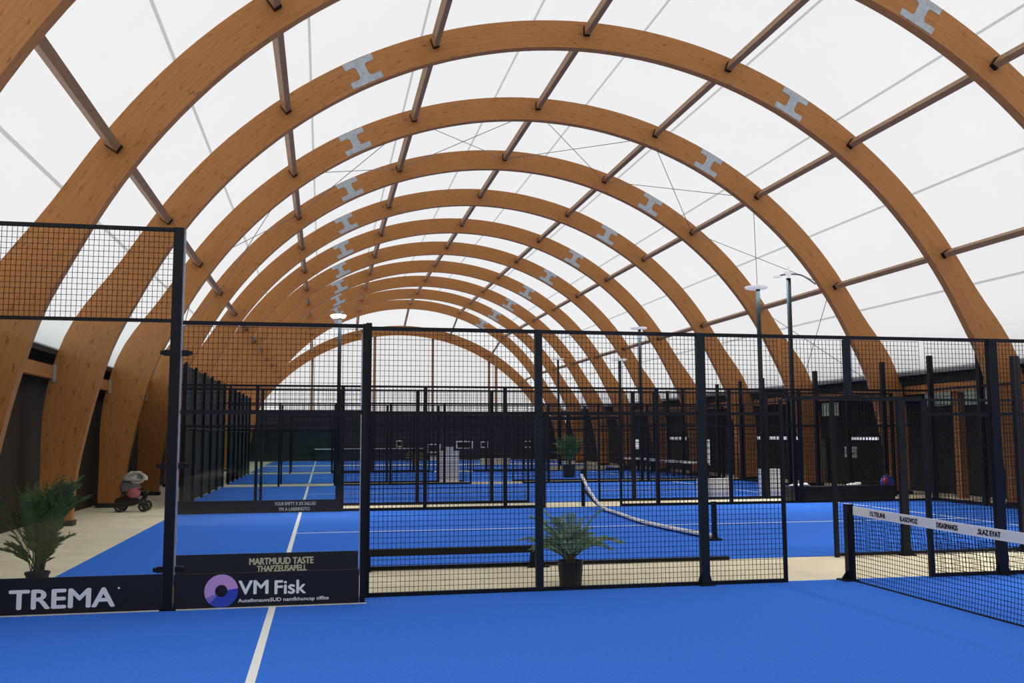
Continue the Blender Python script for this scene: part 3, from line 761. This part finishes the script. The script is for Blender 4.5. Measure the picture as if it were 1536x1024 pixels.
# ------------------------------------------------------------------ loose items
def cabinet(x0, x1, y, h, lab, d=.35):
    t = thing('white_cabinet', lab, 'cabinet', ((x0+x1)/2, y, 0), 'white cabinets among the courts')
    P(MB().box(x0, x1, y, y+d, .0125, h), 'body', WHITE, t)
    P(MB().box(x0+.02, x1-.02, y-.012, y, .04, h-.03), 'front_panel', WHITE, t)
    P(MB().box(x0-.01, x1+.01, y-.02, y+d, h, h+.025), 'top', WHITE, t)
    return t
cabinet(7.92, 8.62, 25.2, 1.22, 'tallest white cabinet, standing alone beyond the third court')
cabinet(14.42, 15.08, 15.0, .53, 'low white cabinet left of the tall right one, beyond the concrete strip')
cabinet(14.12, 14.30, 15.0, .53, 'narrow white cabinet just left of the low white one')
cabinet(16.02, 16.56, 15.0, .79, 'upright white cabinet near the black bench, beyond the mesh fence')
b_ = thing('white_box', 'small white box on top of the tallest white cabinet', 'box', (8.3, 25.35, 1.245))
P(MB().box(8.16, 8.40, 25.25, 25.5, 1.245, 1.36), 'body', WHITE, b_); P(MB().box(8.15, 8.41, 25.24, 25.51, 1.36, 1.385), 'lid', WHITE, b_)
# bench
t = thing('black_bench', 'long black bench standing on the concrete strip behind the gate opening', 'bench', (17.4, 13.3, 0))
P(MB().box(15.9, 19.0, 13.1, 13.6, .30, .40), 'seat', BANNER, t); P(MB().box(15.92, 18.98, 13.12, 13.16, .03, .30), 'front_panel', BANNER, t)
for x in (15.95, 17.4, 18.92): P(MB().box(x-.04, x+.04, 13.17, 13.55, 0, .30), 'leg', STEEL, t)
for i, (x, w_) in enumerate(((16.25, .30), (17.85, .22))):
    t = thing('towel', ['white towel on the left end of the black bench', 'white towel in the middle of the black bench'][i], 'towel', (x, 13.3, .4), 'towels on the bench')
    P(MB().blob((x, 13.3, .43), (w_, .12, .045), 12, 0, .15, i+1).blob((x+.1, 13.27, .45), (w_*.5, .1, .05), 10, 0, .2, i+5), 'cloth', WHITE, t, smooth=True)
t = thing('sports_bag', 'small blue and red sports bag at the right end of the black bench', 'bag', (18.85, 13.3, .4))
P(MB().prism([(18.74, .41), (19.02, .41), (19.04, .50), (18.97, .66), (18.80, .66), (18.72, .50)], 13.2, 13.4), 'bag_body', BALLB, t)
P(MB().blob((18.74, 13.17, .53), (.07, .05, .10), 12, 0, .04, 9), 'side_pocket', BALLR, t, smooth=True)
P(MB().tube([(18.80, 13.3, .62), (18.82, 13.3, .70), (18.90, 13.3, .70), (18.93, 13.3, .63)], .012, 6), 'handle', BALLR, t)
# notices on the right wall
t = thing('wall_notice', 'white notice with black letters on the dark right wall by the grey door', 'sign', (22.25, 20.7, 1.17))
P(MB().box(22.25, 22.298, 20.33, 21.12, .98, 1.38), 'board', WHITE, t)
text_mesh('USA', 'lettering', INK, t, (22.249, 20.95, 1.08), (0, -1, 0), (0, 0, 1), .42, .17, .012)
t = thing('wall_notice', 'white square notice ruled with grey lines on the far right wall', 'sign', (22.25, 28.8, 1))
P(MB().box(22.25, 22.298, 28.3, 29.25, .72, 1.27), 'board', WHITE, t)
P(MB().box(22.243, 22.25, 28.35, 29.2, .98, .995).box(22.243, 22.25, 28.35, 29.2, .86, .87).box(22.243, 22.25, 28.77, 28.79, .75, 1.24), 'ruling', GREYF, t)
# white loungers along the right
for i in range(5):
    x = 18.55; y = 27.4+i*2.0
    t = thing('side_table', 'white low table by the right wall, %s from the front' % ORD[i], 'table', (19.05, y, 0), 'white tables along the right wall')
    P(MB().box(18.6, 19.5, y-.5, y+.5, .62, .68), 'tabletop', WHITE, t)
    for sx in (18.67, 19.43):
        for sy in (-.42, .42): P(MB().box(sx-.03, sx+.03, y+sy-.03, y+sy+.03, 0, .62), 'leg', STEEL, t)
# pale kerbs at the far right, counter and frames at the back
for i, (x0, x1, y) in enumerate(((13.5, 15.4, 48.6+.9), (15.2, 18.2, 37.6), (11.5, 13.4, 61.0))):
    tag(MB().box(x0, x1, y, y+.3, 0.0, .38 if i != 1 else .26).build('low_kerb', KERBC), ['low pale block beyond the fifth court', 'low pale block between the fourth and fifth courts', 'low pale block at the foot of the dark back wall'][i], 'block', 'pale blocks at the back')
t = thing('bar_counter', 'long dark counter along the foot of the far back wall', 'counter', (8, 60.9, 0))
P(MB().box(3.0, 11.0, 60.8, 61.4, 0.0, .85), 'front', BWALL, t); P(MB().box(2.95, 11.05, 60.72, 61.45, .85, .92), 'worktop', WHITE, t)
for i, (x0, x1, z0, z1) in enumerate(((11.4, 12.4, .55, 1.25), (13.6, 14.9, .85, 1.45), (15.5, 16.1, .9, 1.42), (18.9, 19.6, .9, 1.45), (9.0, 9.5, 1.0, 1.5))):
    t = thing('framed_board', 'white framed dark board on the far back wall, %s from the left' % ORD[[1, 2, 3, 4, 0][i]], 'frame', ((x0+x1)/2, GY, z0), 'framed boards on the back wall')
    e = .09; y0, y1 = GY+.04, GY+.098
    P(MB().box(x0, x1, y0, y1, z0, z0+e).box(x0, x1, y0, y1, z1-e, z1).box(x0, x0+e, y0, y1, z0+e, z1-e).box(x1-e, x1, y0, y1, z0+e, z1-e), 'frame', WHITE, t)
    P(MB().box(x0+e, x1-e, y0+.02, y1, z0+e, z1-e), 'panel', INK, t)
